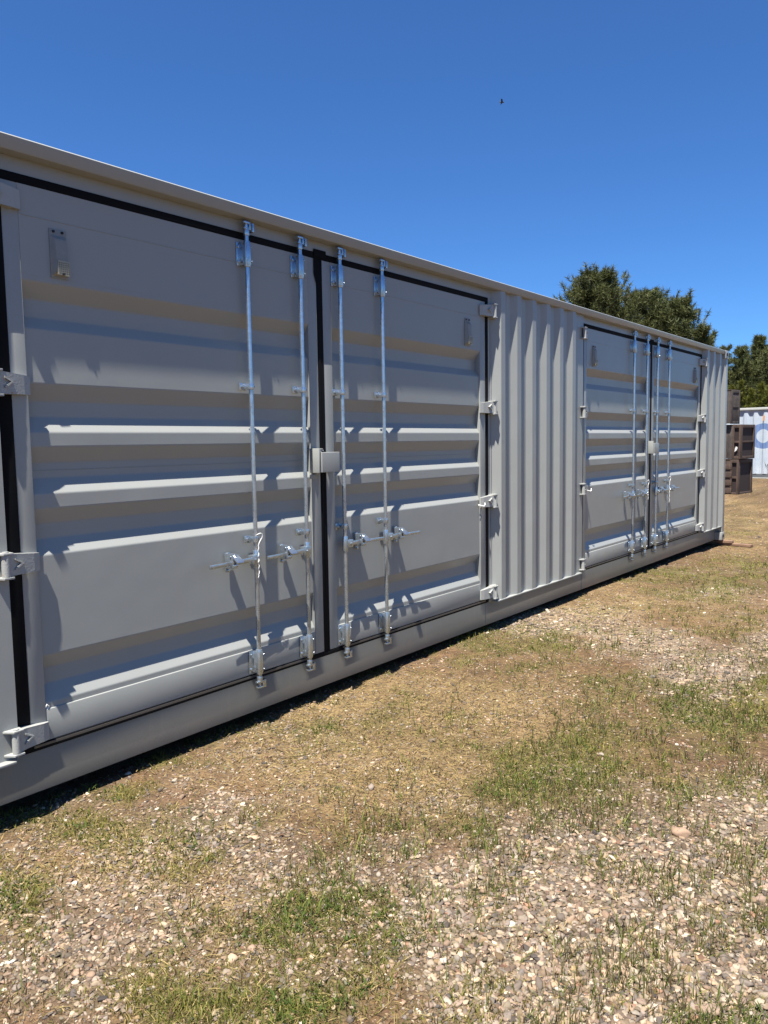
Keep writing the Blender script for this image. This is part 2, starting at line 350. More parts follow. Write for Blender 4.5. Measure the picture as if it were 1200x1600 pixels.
def gravel():
    parts = []
    for n, r0_, r1_, sub, s0 in ((98000, 1.7, 4.4, 1, .0078), (130000, 4.4, 13, 0, .0108), (60000, 12, 40, 0, .017)):
        x, y, r = scatter(n, r0_, r1_); g, v, d = zones(x, y)
        p = np.clip((.42 + .66*v - .28*g + .08*d)*(.25+1.5*fbm(x, y, 5., 71)), .10, 1); ok = rng.random(len(x)) < p; x, y, g, v, r = x[ok], y[ok], g[ok], v[ok], r[ok]
        sz = s0*np.exp(np.clip(rng.normal(-.12, .46, len(x)), -1.1, .68))*(.60+.5*np.clip(v, 0, 1)); parts.append(pebbles('g', x, y, sz, sub))
    # crumbs of soil
    x, y, r = scatter(80000, 1.7, 15); q = pebbles('g', x, y, rng.uniform(.0022, .0058, len(x))*(.8+.06*r), 0)
    parts.append((q[0], q[1], np.repeat(np.array([.12, .08, .045])*rng.uniform(.5, 1.5, (len(x), 1)), 12, 0)))
    # a few larger stones
    x, y, r = scatter(420, 1.8, 12); parts.append(pebbles('g', x, y, .015*np.exp(rng.normal(0, .25, len(x))), 1))
    off = 0; V = []; F_ = []; K = []
    for a, b, c in parts: V.append(a); F_.append(b+off); K.append(c); off += len(a)
    tag(npmesh('gravel', np.concatenate(V), np.concatenate(F_), [STONE], 3, cols=np.concatenate(K)), 'mixed tan, pink and grey gravel stones strewn over the yard', 'gravel', kind='stuff')
gravel()

def blades(x, y, h, w_, lean, az, col, tipcol, curl=.5, z=None):
    """each blade: 5 vertices, 2 faces folded (quad split) -> 3 triangles"""
    n = len(x); z = gz(x, y)-.004 if z is None else z
    face = rng.uniform(0, 2*np.pi, n); sx, sy = np.cos(face)*w_/2, np.sin(face)*w_/2
    dx, dy = np.cos(az), np.sin(az)
    mh = h*.55; ml = lean*h*.38; th_ = h*np.sqrt(np.clip(1-(lean*.8)**2, .05, 1)); tl = lean*h*(1+curl*.2)
    V = np.empty((n, 5, 3))
    V[:, 0] = np.stack([x-sx, y-sy, z], 1); V[:, 1] = np.stack([x+sx, y+sy, z], 1)
    V[:, 2] = np.stack([x-sx*.8+dx*ml, y-sy*.8+dy*ml, z+mh*np.clip(1-lean*.35, .1, 1)], 1)
    V[:, 3] = np.stack([x+sx*.8+dx*ml, y+sy*.8+dy*ml, z+mh*np.clip(1-lean*.35, .1, 1)], 1)
    V[:, 4] = np.stack([x+dx*tl, y+dy*tl, z+th_], 1)
    F_ = np.array([[0, 1, 3], [0, 3, 2], [2, 3, 4]])[None] + (np.arange(n)*5)[:, None, None]
    K = np.empty((n, 5, 3)); K[:, :2] = (col*.85)[:, None]; K[:, 2:4] = col[:, None]; K[:, 4] = tipcol
    return V.reshape(-1, 3), F_.reshape(-1, 3), K.reshape(-1, 3)
def merge(parts):
    off = 0; V = []; F_ = []; K = []
    for a, b, c in parts: V.append(a); F_.append(b+off); K.append(c); off += len(a)
    return np.concatenate(V), np.concatenate(F_), np.concatenate(K)
def grass():
    parts = []
    # short turf in clumps
    x, y, r = scatter(105000, 1.7, 34); g, v, d = zones(x, y)
    ok = rng.random(len(x)) < np.clip((g*.95-.02)*(.1+1.7*fbm(x, y, 7., 15)), .07, 1); x, y, r, g = x[ok], y[ok], r[ok], g[ok]
    k = 6; X = np.repeat(x, k)+rng.normal(0, .016, len(x)*k)*np.repeat(1+r*.08, k); Y = np.repeat(y, k)+rng.normal(0, .016, len(x)*k)*np.repeat(1+r*.08, k); RR = np.repeat(r, k); G = np.repeat(g, k)
    n = len(X); h = (.008+.034*rng.random(n)**1.4)*(.6+.5*G); yel = np.clip(fbm(X, Y, 1.6, 77)*1.7-.42 + rng.normal(0, .2, n), 0, 1)[:, None]
    far = np.clip((RR-5)/6, 0, 1)[:, None]*.35
    col = np.array([.105, .142, .026])*(1-yel)+np.array([.26, .215, .055])*yel; col = col*(1-far)+np.array([.27, .26, .06])*far
    col = col*rng.uniform(.7, 1.3, (n, 1))
    parts.append(blades(X, Y, h, .0022+.0007*RR, rng.uniform(.2, .95, n), rng.uniform(0, 6.28, n), col, col*1.25))
    # low leafy mat (small broad leaves)
    x, y, r = scatter(30000, 1.7, 9); g, v, d = zones(x, y)
    ok = rng.random(len(x)) < np.clip((g-.35)*1.0*(fbm(x, y, 3, 61) > .47), 0, 1); x, y, r = x[ok], y[ok], r[ok]
    k = 3; X = np.repeat(x, k)+rng.normal(0, .012, len(x)*k); Y = np.repeat(y, k)+rng.normal(0, .012, len(x)*k); n = len(X)
    col = np.array([.075, .110, .024])*rng.uniform(.6, 1.4, (n, 1))
    parts.append(blades(X, Y, rng.uniform(.012, .026, n), np.full(n, .007), rng.uniform(.5, 1.0, n), rng.uniform(0, 6.28, n), col, col*1.15, z=gz(X, Y)+rng.uniform(0, .015, n)))
    # taller upright weeds with seed heads, mostly towards the right foreground
    x, y, r = scatter(52000, 1.8, 13); g, v, d = zones(x, y)
    side = np.clip((x+5.3)*.8, .12, 1)*np.clip((-y-.35)*1.2, 0, 1)
    ok = rng.random(len(x)) < np.clip(side*(.72+.5*g)*(1-.6*np.clip(d, 0, 1))*np.clip(6*(fbm(x, y, 5.5, 90)-.42), .05, 1.3)*np.clip(1.5-r*.12, .2, 1), 0, 1); x, y, r = x[ok], y[ok], r[ok]
    k = 4; X = np.repeat(x, k)+rng.normal(0, .012, len(x)*k); Y = np.repeat(y, k)+rng.normal(0, .012, len(x)*k); RR = np.repeat(r, k); n = len(X)
    h = .016+.085*rng.random(n)**2.0; br = rng.random((n, 1)); col = np.where(br < .5, np.array([[.115, .145, .032]]), np.where(br < .8, np.array([[.20, .14, .065]]), np.array([[.24, .26, .06]])))*rng.uniform(.7, 1.25, (n, 1))
    az = rng.uniform(0, 6.28, n); ln = rng.uniform(.05, .85, n)
    parts.append(blades(X, Y, h, .0024+.0005*RR, ln, az, col, col*1.2))
    s = rng.random(n) < .22; hs = h[s]; Xs = X[s]+np.cos(az[s])*ln[s]*hs*.8; Ys = Y[s]+np.sin(az[s])*ln[s]*hs*.8
    cs = np.array([.19, .15, .085])*rng.uniform(.7, 1.4, (len(hs), 1))
    parts.append(blades(Xs, Ys, hs*.28+.006, .0042+.0005*RR[s], rng.uniform(0, .4, len(hs)), az[s], cs, cs*1.2, z=gz(Xs, Ys)+hs*.72))
    V, F_, K = merge(parts)
    tag(npmesh('grass', V, F_, [BLADE], 3, cols=K), 'patchy green grass and low weeds growing through the gravel', 'grass', kind='stuff')
def straw():
    x, y, r = scatter(260000, 1.7, 36); g, v, d = zones(x, y)
    ok = rng.random(len(x)) < np.clip(.14+.75*d+.16*g-.2*v, .05, 1); x, y, r, d = x[ok], y[ok], r[ok], d[ok]; n = len(x)
    cl = fbm(x, y, 3.1, 55); L = rng.uniform(.012, .05, n)*(1+.05*r)
    col = np.array([.43, .33, .135])*rng.uniform(.55, 1.25, (n, 1)); brn = (rng.random((n, 1)) < .45); col = np.where(brn, np.array([.16, .10, .05])*rng.uniform(.6, 1.3, (n, 1)), col)
    V, F_, K = blades(x, y, L, .0018+.00055*r, rng.uniform(.9, 1.25, n), rng.uniform(0, 6.28, n), col, col, z=gz(x, y)+rng.uniform(.002, .012, n))
    V[2::5, 2] = V[0::5, 2]+.004; V[3::5, 2] = V[1::5, 2]+.004; V[4::5, 2] = V[0::5, 2]+np.clip(rng.normal(.004, .006, n), 0, .02)
    tag(npmesh('dry_grass', V, F_, [BLADE], 3, cols=K), 'straw coloured dead grass lying flat on the ground', 'dry grass', kind='stuff')
grass(); straw()
# ------------------------------------------------------------------ the near container
CON = empty('shipping_container', (0, 0, 0), label='long light grey steel container with two pairs of side doors and galvanised locking rods', cat='shipping container')
L2 = 6.096
def fillet(pts, r=.012, n=3):
    out = [pts[0]]
    for a, b, c in zip(pts, pts[1:], pts[2:]):
        a, b, c = Vector(a), Vector(b), Vector(c); d1 = (a-b); d2 = (c-b); k = min(r, d1.length*.45, d2.length*.45)
        p, q = b+d1.normalized()*k, b+d2.normalized()*k
        for i in range(n+1):
            t = i/n; out.append(tuple(p*(1-t)**2 + b*2*t*(1-t) + q*t*t))
    return out + [pts[-1]]
def sheet(pts2, mapf, a, b, thick=None):
    """a folded sheet: pts2 polyline swept between a and b (mapf(p, t) -> xyz)"""
    mb = MB(); n = len(pts2)
    mb.add([mapf(p, t) for t in (a, b) for p in pts2], [(i, i+1, n+i+1, n+i) for i in range(n-1)])
    return mb
def corrug(starts, x0, y0, x1, y1, yo=-.062, yi=-.028, ow=.07, sw=.066):
    pts = [(x0, y0)]
    for i, a in enumerate(starts):
        if i == 0 and y0 != yi: pts += [(a, yo)]
        else: pts += [(a-sw, yi), (a, yo)]
        pts += [(a+ow, yo), (a+ow+sw, yi)]
    if y1 == yi: pts += [(x1, yi)]
    else: pts += [(x1-sw, yi), (x1, y1)]
    return fillet(pts, .005, 2)
def wallpanel(pts, name='corrugated_panel'):
    return sheet(pts, lambda p, t: (p[0], p[1], t), .205, 2.845).build(name, PAINT, CON)
wallpanel(corrug([-.806+.281*k for k in range(6)], -.872, 0.0, .922, -.027))
wallpanel(corrug([5.10, 5.41, 5.72], 5.035, 0.0, 5.985, -.075, ow=.078, sw=.07))
wallpanel(corrug([-5.91, -5.63, -5.35], -5.98, -.027, -5.032, -.027))
# rails
mb = MB(); mb.prism([(-.068, 2.838), (.10, 2.838), (.10, 2.897), (-.081, 2.897), (-.087, 2.891), (-.073, 2.846)], 'x', -5.925, 5.925); mb.build('top_rail', PAINT, CON, bevel=.0025)
mb = MB(); mb.box(-5.99, 5.99, .012, .11, 0, .198); mb.build('bottom_rail', PAINT_RAIL, CON, bevel=.004)
mb = MB(); mb.box(-.80-2.2, -.80-2.195, .009, .0118, .0, .19)
for a, b in ((-.886, .835), (5.05, 5.975), (-5.975, -5.065)):
    m2 = MB(); m2.prism([(a, -.069), (b, -.069), (b+.05*(a < 5), .011), (a+.02, .011)], 'z', .2, .211); m2.build('sill_ledge', PAINT, CON, bevel=.0015)
for x in (-.955, 1.0):     # butt joints in the rail
    m2 = MB(); m2.box(x, x+.004, .0085, .0118, .004, .19); m2.build('weld_seam', simple('seam_paint', (.3, .29, .27), .5), CON)
# door headers, posts
for cx in (-2.975, 2.975):
    m2 = MB(); m2.box(cx-2.12, cx+2.12, 0.0, .06, 2.7725, 2.8375); m2.build('door_header', PAINT, CON)
for a, b in ((-.9215, -.873), (-5.10, -5.0295), (.9, .9215), (5.0295, 5.034)):
    y = 0 if a in (-.9215, -5.10, 5.0295) else -.02
    m2 = MB(); m2.box(a, b, y, .07, .1985, 2.7722 if a != 5.0295 else 2.8375); m2.build('door_post', PAINT, CON)
m2 = MB(); m2.tube([(-.885, -.003, .25), (-.885, -.003, 2.70)], .004, 6); m2.build('weld_bead', PAINT, CON, smooth=True)
# corner posts and castings
def oval(mb, cx, cz, y, w, h, ax='y', d=.004):
    pts = []
    for k in range(20):
        t = 2*math.pi*k/20; pts.append((cx + w/2*math.copysign(abs(math.cos(t))**.7, math.cos(t)), cz + h/2*math.copysign(abs(math.sin(t))**.7, math.sin(t))))
    mb.prism(pts, ax, y, y+d)
for sx in (-1, 1):
    for yy in (0, 1):
        m2 = MB(); a, b = sorted((sx*5.985, sx*6.09)); y0, y1 = (-.078, .07) if yy == 0 else (2.30, 2.43)
        m2.box(a, b, y0, y1, .1185, 2.777); m2.build('corner_post', PAINT, CON, bevel=.01, seg=3)
        for z0, z1 in ((-.002, .117), (2.779, 2.902)):
            a, b = sorted((sx*5.93, sx*L2)); y0, y1 = (-.088, .075) if yy == 0 else (2.27, 2.438)
            m2 = MB(); m2.box(a, b, y0, y1, z0, z1); c = m2.build('corner_casting', PAINT, CON, bevel=.006)
            m3 = MB(); zc = (z0+z1)/2
            oval(m3, (a+b)/2, zc, y0-.0015 if yy == 0 else y1-.002, .078, .05, 'y')
            m3.build('casting_hole', HOLE, c); m3 = MB()
            oval(m3, (y0+y1)/2, zc, (b-.002 if sx > 0 else a-.002), .078, .05, 'x')
            m3.build('casting_hole', HOLE, c); m3 = MB()
            oval(m3, (a+b)/2, (y0+y1)/2, z1-.002 if z1 > 1 else z0-.002, .1, .06, 'z')
            m3.build('casting_hole', HOLE, c)
# roof, floor, back and ends
m2 = sheet(fillet([p for k in range(40) for p in ((-5.93+.296*k, 2.878), (-5.93+.296*k+.09, 2.878), (-5.93+.296*k+.12, 2.862), (-5.93+.296*k+.26, 2.862))] + [(5.93, 2.878)], .01), lambda p, t: (p[0], t, p[1]), .09, 2.35)
m2.build('roof_panel', PAINT, CON, smooth=True)
m2 = MB(); m2.box(-5.95, 5.95, .115, 2.34, .04, .15)
for k in range(38): m2.box(-5.8+k*.31, -5.75+k*.31, .112, 2.33, .005, .039)
m2.build('underframe', DARK, CON)
m2 = MB(); m2.box(-5.98, 5.98, 2.32, 2.42, 0, .16); m2.build('rear_bottom_rail', PAINT, CON)
m2 = MB(); m2.box(-5.98, 5.98, 2.33, 2.43, 2.80, 2.893); m2.build('rear_top_rail', PAINT, CON)
sheet(corrug([-5.9+.281*k for k in range(42)], -5.985, 2.36+.036, 5.985, 2.36+.036, yo=2.36+.036, yi=2.36), lambda p, t: (p[0], p[1], t), .16, 2.80).build('rear_wall', PAINT, CON, smooth=True)
for s in (-1, 1):
    sheet(fillet([(.08+.3*k+dx, s*(6.03-dd)) for k in range(7) for dx, dd in ((0, 0), (.09, 0), (.15, .045), (.24, .045))] + [(2.30, s*6.03)], .01), lambda p, t: (p[1], p[0], t), .12, 2.78).build('end_wall', PAINT, CON, smooth=True)
    m2 = MB(); a, b = sorted((s*5.99, s*6.08)); m2.box(a, b, .08, 2.26, .0, .119); m2.build('end_sill', PAINT, CON)
    m2 = MB(); m2.box(a, b, .08, 2.26, 2.7805, 2.893); m2.build('end_header', PAINT, CON)
# rusty scrap of label in the last corrugation
m2 = MB(); m2.box(5.575, 5.612, -.032, -.0275, 1.80, 1.97); m2.build('label_plate', simple('rusty_label', (.3, .16, .06), .7, 0, 30, .3, .4), CON)

PROF = [(0.0, 2.36), (0.0, 2.322), (.050, 2.25), (.050, 2.168), (.010, 2.115), (.010, 1.871), (.050, 1.795), (.050, 1.722), (.010, 1.652), (.010, 1.587), (.050, 1.515), (.050, 1.443), (.010, 1.373),
        (.010, 1.305), (.050, 1.235), (.050, 1.163), (.010, 1.092), (.010, .628), (.050, .560), (.050, .485), (.010, .405), (.010, .370)]
def leaf(cx, s):
    """s=-1 left leaf, +1 right leaf; geometry relative to the middle of the door pair"""
    X = lambda a, b: (min(s*a, s*b), max(s*a, s*b))
    L = (cx, 0, 0); outer = 1.985 if s < 0 else 2.008; rin = outer-.075 if s < 0 else 1.925
    door = sheet(fillet(PROF, .005, 2), lambda p, t: (t, p[0], p[1]), *X(.105, rin+.002)).build('side_door', PAINT, CON, loc=L)
    for a, b in (X(rin, outer), X(.027, .108)):
        m2 = MB(); m2.box(a, b, 0, .06, .231, 2.733); m2.build('frame_stile', PAINT, door, bevel=.004)
    a, b = X(.108, rin); m2 = MB(); m2.box(a-.001, b+.001, -.0008, .05, 2.345, 2.732); m2.build('upper_plate', PAINT, door)
    m2 = MB(); m2.box(a+.001, b-.001, .0015, .058, .2315, .378); m2.build('lower_tube', PAINT, door, bevel=.005)
    m2 = MB(); m2.tube([(a, -.0008, 2.602), (b, -.0008, 2.602)], .0022, 6); m2.build('weld_bead', PAINT, door, smooth=True)
    m2 = MB(); m2.tube([(a, .0495, 1.478), (b, .0495, 1.478)], .0016, 6); m2.build('weld_bead', PAINT, door, smooth=True)
    
    # black rubber seal round the leaf
    m2 = MB()
    a, b = X(outer+.001, 2.051); m2.box(a, b, -.003, .03, .2, 2.733); a, b = X(.0, 2.051); m2.box(a, b, -.004, .03, 2.734, 2.7715)
    a, b = X(.0, 2.051); m2.box(a, b, -.001, .03, .199, .2305); a, b = X(0.0, .026); m2.box(a, b, -.003 + .001*(s > 0), .03, .2315, 2.733)
    if s < 0: m2.box(-.05, .06, -.009, -.0045, 2.742, 2.79); m2.prism([(-.052, 2.735), (-.03, 2.735), (-.026, 2.56), (-.052, 2.64)], 'y', -.007, -.0035)
    m2.build('door_seal', RUBBER, door, bevel=.002)
    m2 = MB(); a, b = X(.15, outer-.01); m2.box(a, b, -.0045, -.0015, .214, .2255); m2.build('seal_trim', STEELTRIM, door)
    rods = (-.627, -.203) if s < 0 else (.157, .59)
    if cx > 0: rods = tuple(r-.03 for r in rods)
    RY = -.036
    for ri, rx in enumerate(rods):
        m2 = MB(); m2.tube([(0, RY, .185), (0, RY, 2.785)], .0130, 16); rod = m2.build('locking_rod', GALV, door, smooth=True, loc=(rx, 0, 0))
        for z, sg in ((2.80, 1), (.172, -1)):
            m2 = MB()     # forked cam end that turns behind its keeper
            m2.tube([(0, RY, z-sg*.05), (0, RY, z-sg*.012)], .0175, 12)
            m2.box(-.026, .022, RY-.016, RY+.006, z-.018, z-.008); m2.box(-.030, .020, RY-.016, RY+.006, z+.014, z+.024); m2.box(.010, .022, RY-.016, RY+.012, z-.012, z+.02)
            m2.tube([(0, RY, z-.02), (0, RY, z+.03)], .010, 10)
            m2.build('cam_end', GALV, door, bevel=.002, loc=(rx, 0, 0))
            m3 = MB(); kx = .032; y0 = 0 if sg > 0 else .012
            m3.box(kx-.002, kx+.020, y0-.006, y0-.0005, z-.026, z+.026); m3.box(kx, kx+.016, y0-.046, y0-.005, z-.026, z-.016); m3.box(kx, kx+.016, y0-.046, y0-.005, z+.012, z+.022)
            m3.box(kx+.002, kx+.016, y0-.050, y0-.044, z-.026, z+.022)
            m3.build('cam_keeper', GALV, CON, bevel=.0015, loc=(cx+rx, 0, 0))
        for z0, z1 in ((2.583, 2.712), (.243, .378)):
            m2 = MB(); m2.box(-.052, -.020, -.008, -.001, z0, z1)
            m2.prism([(-.022, -.001), (-.022, -.03), (-.012, -.055), (.012, -.055), (.022, -.042), (.022, -.001)], 'z', z0+.004, z1-.004)
            m2.tube([(0, RY, z0-.006), (0, RY, z1+.006)], .0195, 16)
            for zz in (z0+.024, z1-.024): m2.tube([(-.040, -.007, zz), (-.040, -.017, zz)], .0085, 10); m2.tube([(.016, -.05, zz), (.019, -.0595, zz)], .005, 8)
            m2.build('bearing_bracket', GALV, door, bevel=.0015, loc=(rx, 0, 0))
        for zc in (1.912, 1.037):
            m2 = MB(); m2.box(-.058, -.012, -.007, -.001, zc-.021, zc+.021); m2.tube([(0, RY, zc-.017), (0, RY, zc+.017)], .0185, 14)
            m2.box(-.022, .004, RY-.012, -.006, zc-.017, zc+.017); m2.tube([(-.04, -.007, zc), (-.04, -.018, zc)], .010, 6); m2.tube([(.016, RY-.006, zc), (.0215, RY-.006, zc)], .006, 8)
            m2.build('guide_bracket', GALV, door, bevel=.001, loc=(rx, 0, 0))
        # swinging handle: hub on the rod, flat bar, bent grip
        h = .922; d = s; m2 = MB()
        m2.tube([(0, RY, h-.05), (0, RY, h+.05)], .0185, 14)
        xs = lambda a, b: (min(d*a, d*b), max(d*a, d*b))
        a, b = xs(-.004, .05); m2.box(a, b, RY-.03, RY+.012, h-.025, h+.026); m2.tube([(d*.03, RY-.036, h), (d*.03, RY-.03, h)], .009, 10)
        a, b = xs(.045, .20); m2.box(a, b, RY-.024, RY-.014, h-.014, h+.014)
        a, b = xs(.195, .365); m2.prism([(d*.195, RY-.024), (d*.28, RY-.033), (d*.365, RY-.038), (d*.365, RY-.026), (d*.28, RY-.022), (d*.195, RY-.014)], 'z', h-.012, h+.010)
        m2.build('handle', GALV, door, bevel=.0025, loc=(rx, 0, 0))
        # retainer plate with folding catch
        k = d*(.19 if s < 0 else .15); m2 = MB()
        m2.box(k-.015, k+.015, -.007, -.001, h-.054, h+.056)
        for zz in (h+.047, h-.047): m2.tube([(k, -.007, zz), (k, -.018, zz)], .010, 8)
        m2.box(k-.016, k-.009, -.072, -.007, h-.03, h+.052); m2.box(k+.009, k+.016, -.072, -.007, h-.03, h+.052)
        m2.box(k-.018, k+.018, -.078, -.0725, h-.026, h-.008)
        m2.tube([(k-.02, -.055, h+.036), (k+.02, -.055, h+.036)], .007, 8)
        m2.prism([(-.055, h+.045), (-.098, h+.012), (-.102, h+.004), (-.092, h+.004), (-.055, h+.03)], 'x', k-.008, k+.04)
        m2.build('handle_catch', GALV, door, bevel=.002, loc=(rx, 0, 0))
    # hinges
    for z in (2.66, 1.862, 1.074, .287):
        m2 = MB(); kx = s*2.078
        m2.tube([(kx, -.052, z-.047), (kx, -.052, z+.047)], .0185, 14)
        o0 = 2.062; prof = lambda t: .052-.016*t
        for (t0, t1, dp0, dp1) in ((0, .25, .056, .040), (.25, .8, .040, .026), (.8, 1, .026, .014)):
            xa, xb = s*(o0-.155*t0), s*(o0-.155*t1)
            za, zb = prof(t0), prof(t1); sh = -.012
            vs = [(xa, -dp0, z+sh*t0-za*.9), (xa, -dp0, z+za), (xa, -.001, z+za), (xa, -.001, z+sh*t0-za*.9), (xb, -dp1, z+sh*t1-zb*.9), (xb, -dp1, z+zb), (xb, -.001, z+zb), (xb, -.001, z+sh*t1-zb*.9)]
            m2.add(vs, [(0, 1, 5, 4), (1, 2, 6, 5), (2, 3, 7, 6), (3, 0, 4, 7)] + ([(0, 3, 2, 1)] if t0 == 0 else []) + ([(4, 5, 6, 7)] if t1 == 1 else []))
        xa = s*2.035; xb = s*1.995     # raised arrow cast on the strap
        m2.prism([(xa, z+.03), (xb, z+.006), (xa, z-.022), (xa, z-.014), (xb+s*.012, z+.006), (xa, z+.022)], 'y', -.052, -.035)
        m2.build('hinge', HINGE, door, smooth=True, loc=(0, 0, 0))
        m3 = MB(); a, b = X(2.060, 2.13)
        p0, p1 = s*2.06, s*2.13
        for zz in (z-.058, z+.048): m3.prism([(p1, 0.0), (p0-s*.01, 0.0), (p0-s*.01, -.07), (s*2.095, -.072), (p1, -.02)], 'z', zz, zz+.010)
        a, b = X(2.122, 2.13); m3.box(a, b, -.022, -.0005, z-.0485, z+.0485); a, b = X(2.055, 2.1215); m3.box(a, b, -.006, -.0008, z-.0485, z+.0485)
        m3.tube([(kx, -.052, z+.058), (kx, -.052, z+.063)], .014, 10)
        m3.build('hinge_bracket', HINGE, CON, bevel=.0015, loc=L)
    # little ventilator with perforated mesh near the top hinge
    vx = -1.735 if s < 0 else 1.728; m2 = MB()
    m2.box(vx-.041, vx+.041, -.006, -.0012, 2.348, 2.568); v0 = m2.build('ventilator', PLASTIC, door, bevel=.006)
    m2 = MB(); zb, zt_ = 2.378, 2.538
    vs = [(vx-.036, -.006, zb-.02), (vx+.036, -.006, zb-.02), (vx+.036, -.006, zt_), (vx-.036, -.006, zt_), (vx-.024, -.03, zb+.0), (vx+.030, -.03, zb+.0), (vx+.030, -.026, zt_-.018), (vx-.024, -.026, zt_-.018)]
    m2.add(vs, [(4, 5, 6, 7), (0, 1, 5, 4), (1, 2, 6, 5), (2, 3, 7, 6), (3, 0, 4, 7)]); m2.build('vent_cover', PLASTIC, v0, bevel=.003)
    m2 = MB(); m2.box(vx-.022, vx+.036, -.0335, -.0305, 2.36, 2.425, Matrix.Translation((vx, 0, 2.39)) @ Matrix.Rotation(R(4), 4, 'Y') @ Matrix.Translation((-vx, 0, -2.39)))
    m2.cur = 1
    for i in range(6):
        for j in range(6): m2.box(vx-.016+i*.0088, vx-.0125+i*.0088, -.0345, -.0335, 2.367+j*.0092, 2.3705+j*.0092)
    m2.build('vent_mesh', [YPLATE, HOLE], v0)
    m2 = MB()
    for q, y, z in ((-.022, -.006, 2.555), (.02, -.006, 2.555), (.004, -.03, 2.366)): m2 = MB(); m2.tube([(vx+q, y, z), (vx+q, y-.006, z)], .006, 8); m2.build('screw', DARK, v0)
    # hold-back hook and its cord
    hx = 1.895*s; hz = 1.045
    if not (s < 0 and cx < 0) and not (s > 0 and cx > 0):
        m2 = MB(); m2.tube([(hx, 0, hz), (hx, -.03, hz), (hx+.015, -.045, hz-.004), (hx+.03, -.045, hz+.012), (hx+.034, -.04, hz+.022)], .0045, 8); m2.tube([(hx-.02, -.008, hz+.01), (hx, -.03, hz), (hx+.02, -.012, hz-.012)], .004, 8)
        m2.build('door_hook', WIRE, door, smooth=True)
    elif s < 0:
        m2 = MB(); pts = [(hx-.008+.002*math.sin(k*2.1), .012+.002*math.cos(k*1.7), .385-.0105*k) for k in range(11)]; m2.tube(pts, .0035, 6); m2.tube([(hx-.018, .008, .382), (hx-.008, .003, .40), (hx+.004, .008, .388), (hx-.008, .006, .376)], .005, 8)
        m2.build('door_cord', WIRE, door, smooth=True)
    # lock box over the meeting edge
    if s > 0:
        m2 = MB(); m2.box(-.103, .062, -.088, -.03, 1.402, 1.528); m2.box(.03, .060, -.03, -.0005, 1.41, 1.52); m2.tube([(.115, 0, 1.466), (.115, -.012, 1.466)], .009, 10)
        m2.build('lock_box', PAINT, door, bevel=.006, seg=3)
    else:
        m2 = MB(); m2.box(-.124, -.110, -.082, -.0005, 1.40, 1.553); m2.box(-.1098, -.085, -.082, -.070, 1.545, 1.552); m2.box(-.1098, -.04, -.028, -.0005, 1.40, 1.552); m2.box(-.13, -.075, -.014, -.0005, 1.362, 1.388); m2.box(-.1095, -.07, -.075, -.0285, 1.535, 1.543)
        m2.build('lock_shroud', PAINT, door, bevel=.003)
    return door
for cx in (-2.975, 2.975):
    for s in (-1, 1): leaf(cx, s)

def curlwire(x, z0, length, name_label, swing=.0):
    m2 = MB(); RY = -.036
    loop = [(x-.012, RY-.016, z0+.004), (x-.016, RY-.03, z0+.016), (x+.004, RY-.036, z0+.022), (x+.026, RY-.03, z0+.018), (x+.018, RY-.034, z0-.004), (x-.002, RY-.034, z0-.03), (x-.008, RY-.03, z0-.05)]
    n = 16; loop += [(x-.008+swing*k/n+.003*math.sin(k*1.9), RY-.030+.003*math.cos(k*1.9), z0-.05-(length-.05)*k/n) for k in range(1, n+1)]
    m2.tube(loop, .0026, 7)
    t = z0-length; m2.tube([(x-.008+swing, RY-.03, t), (x-.014+swing, RY-.03, t-.014), (x-.008+swing, RY-.03, t-.026), (x-.002+swing, RY-.03, t-.014), (x-.008+swing, RY-.03, t)], .0022, 6)
    o = m2.build('seal_wire', WIRE, smooth=True); tag(o, name_label, 'seal wire', 'wire seals hanging on the locking rods')
curlwire(-2.975-.627, 1.05, .22, 'white wire looped round the leftmost locking rod of the near doors')
curlwire(2.975-.233, 1.06, .20, 'white wire with an end loop on the second rod of the far doors', .012)
curlwire(2.975+.56, 1.07, .30, 'long white twisted wire on the rightmost rod of the far doors', -.005)
# ------------------------------------------------------------------ boards under the far corner
def board(name, p, q, wd, th, label):
    p, q = Vector(p), Vector(q); d = (q-p); ln = d.length; m2 = MB(); nseg = 8
    for k in range(nseg):
        pass
    m2.box(-wd/2, wd/2, 0, ln, 0, th); o = m2.build(name, LUMBER, bevel=.004); o.location = p; o.rotation_euler = (math.asin(d.z/ln), 0, math.atan2(-d.x, d.y)); tag(o, label, 'board', 'boards laid under the container corner'); return o
board('wooden_board', (6.07, .25, gz(6.07, 0)+.045), (6.065, -.22, gz(6.07, 0)+.045), .09, .04, 'short dark board sticking out beneath the far corner of the grey container')
board('wooden_board', (6.19, .45, gz(6.1, 0)+.004), (6.03, -.50, gz(6.1, -.5)+.006), .10, .038, 'longer reddish board lying flat on the ground by the far container corner')

def ray(px, dist, z=None):
    d = fw + rt*((px-600)/1208.3); d = Vector((d.x, d.y, 0)).normalized(); p = Vector((CAM.x, CAM.y, 0)) + d*dist; p.z = float(gz(p.x, p.y)) if z is None else z; return p

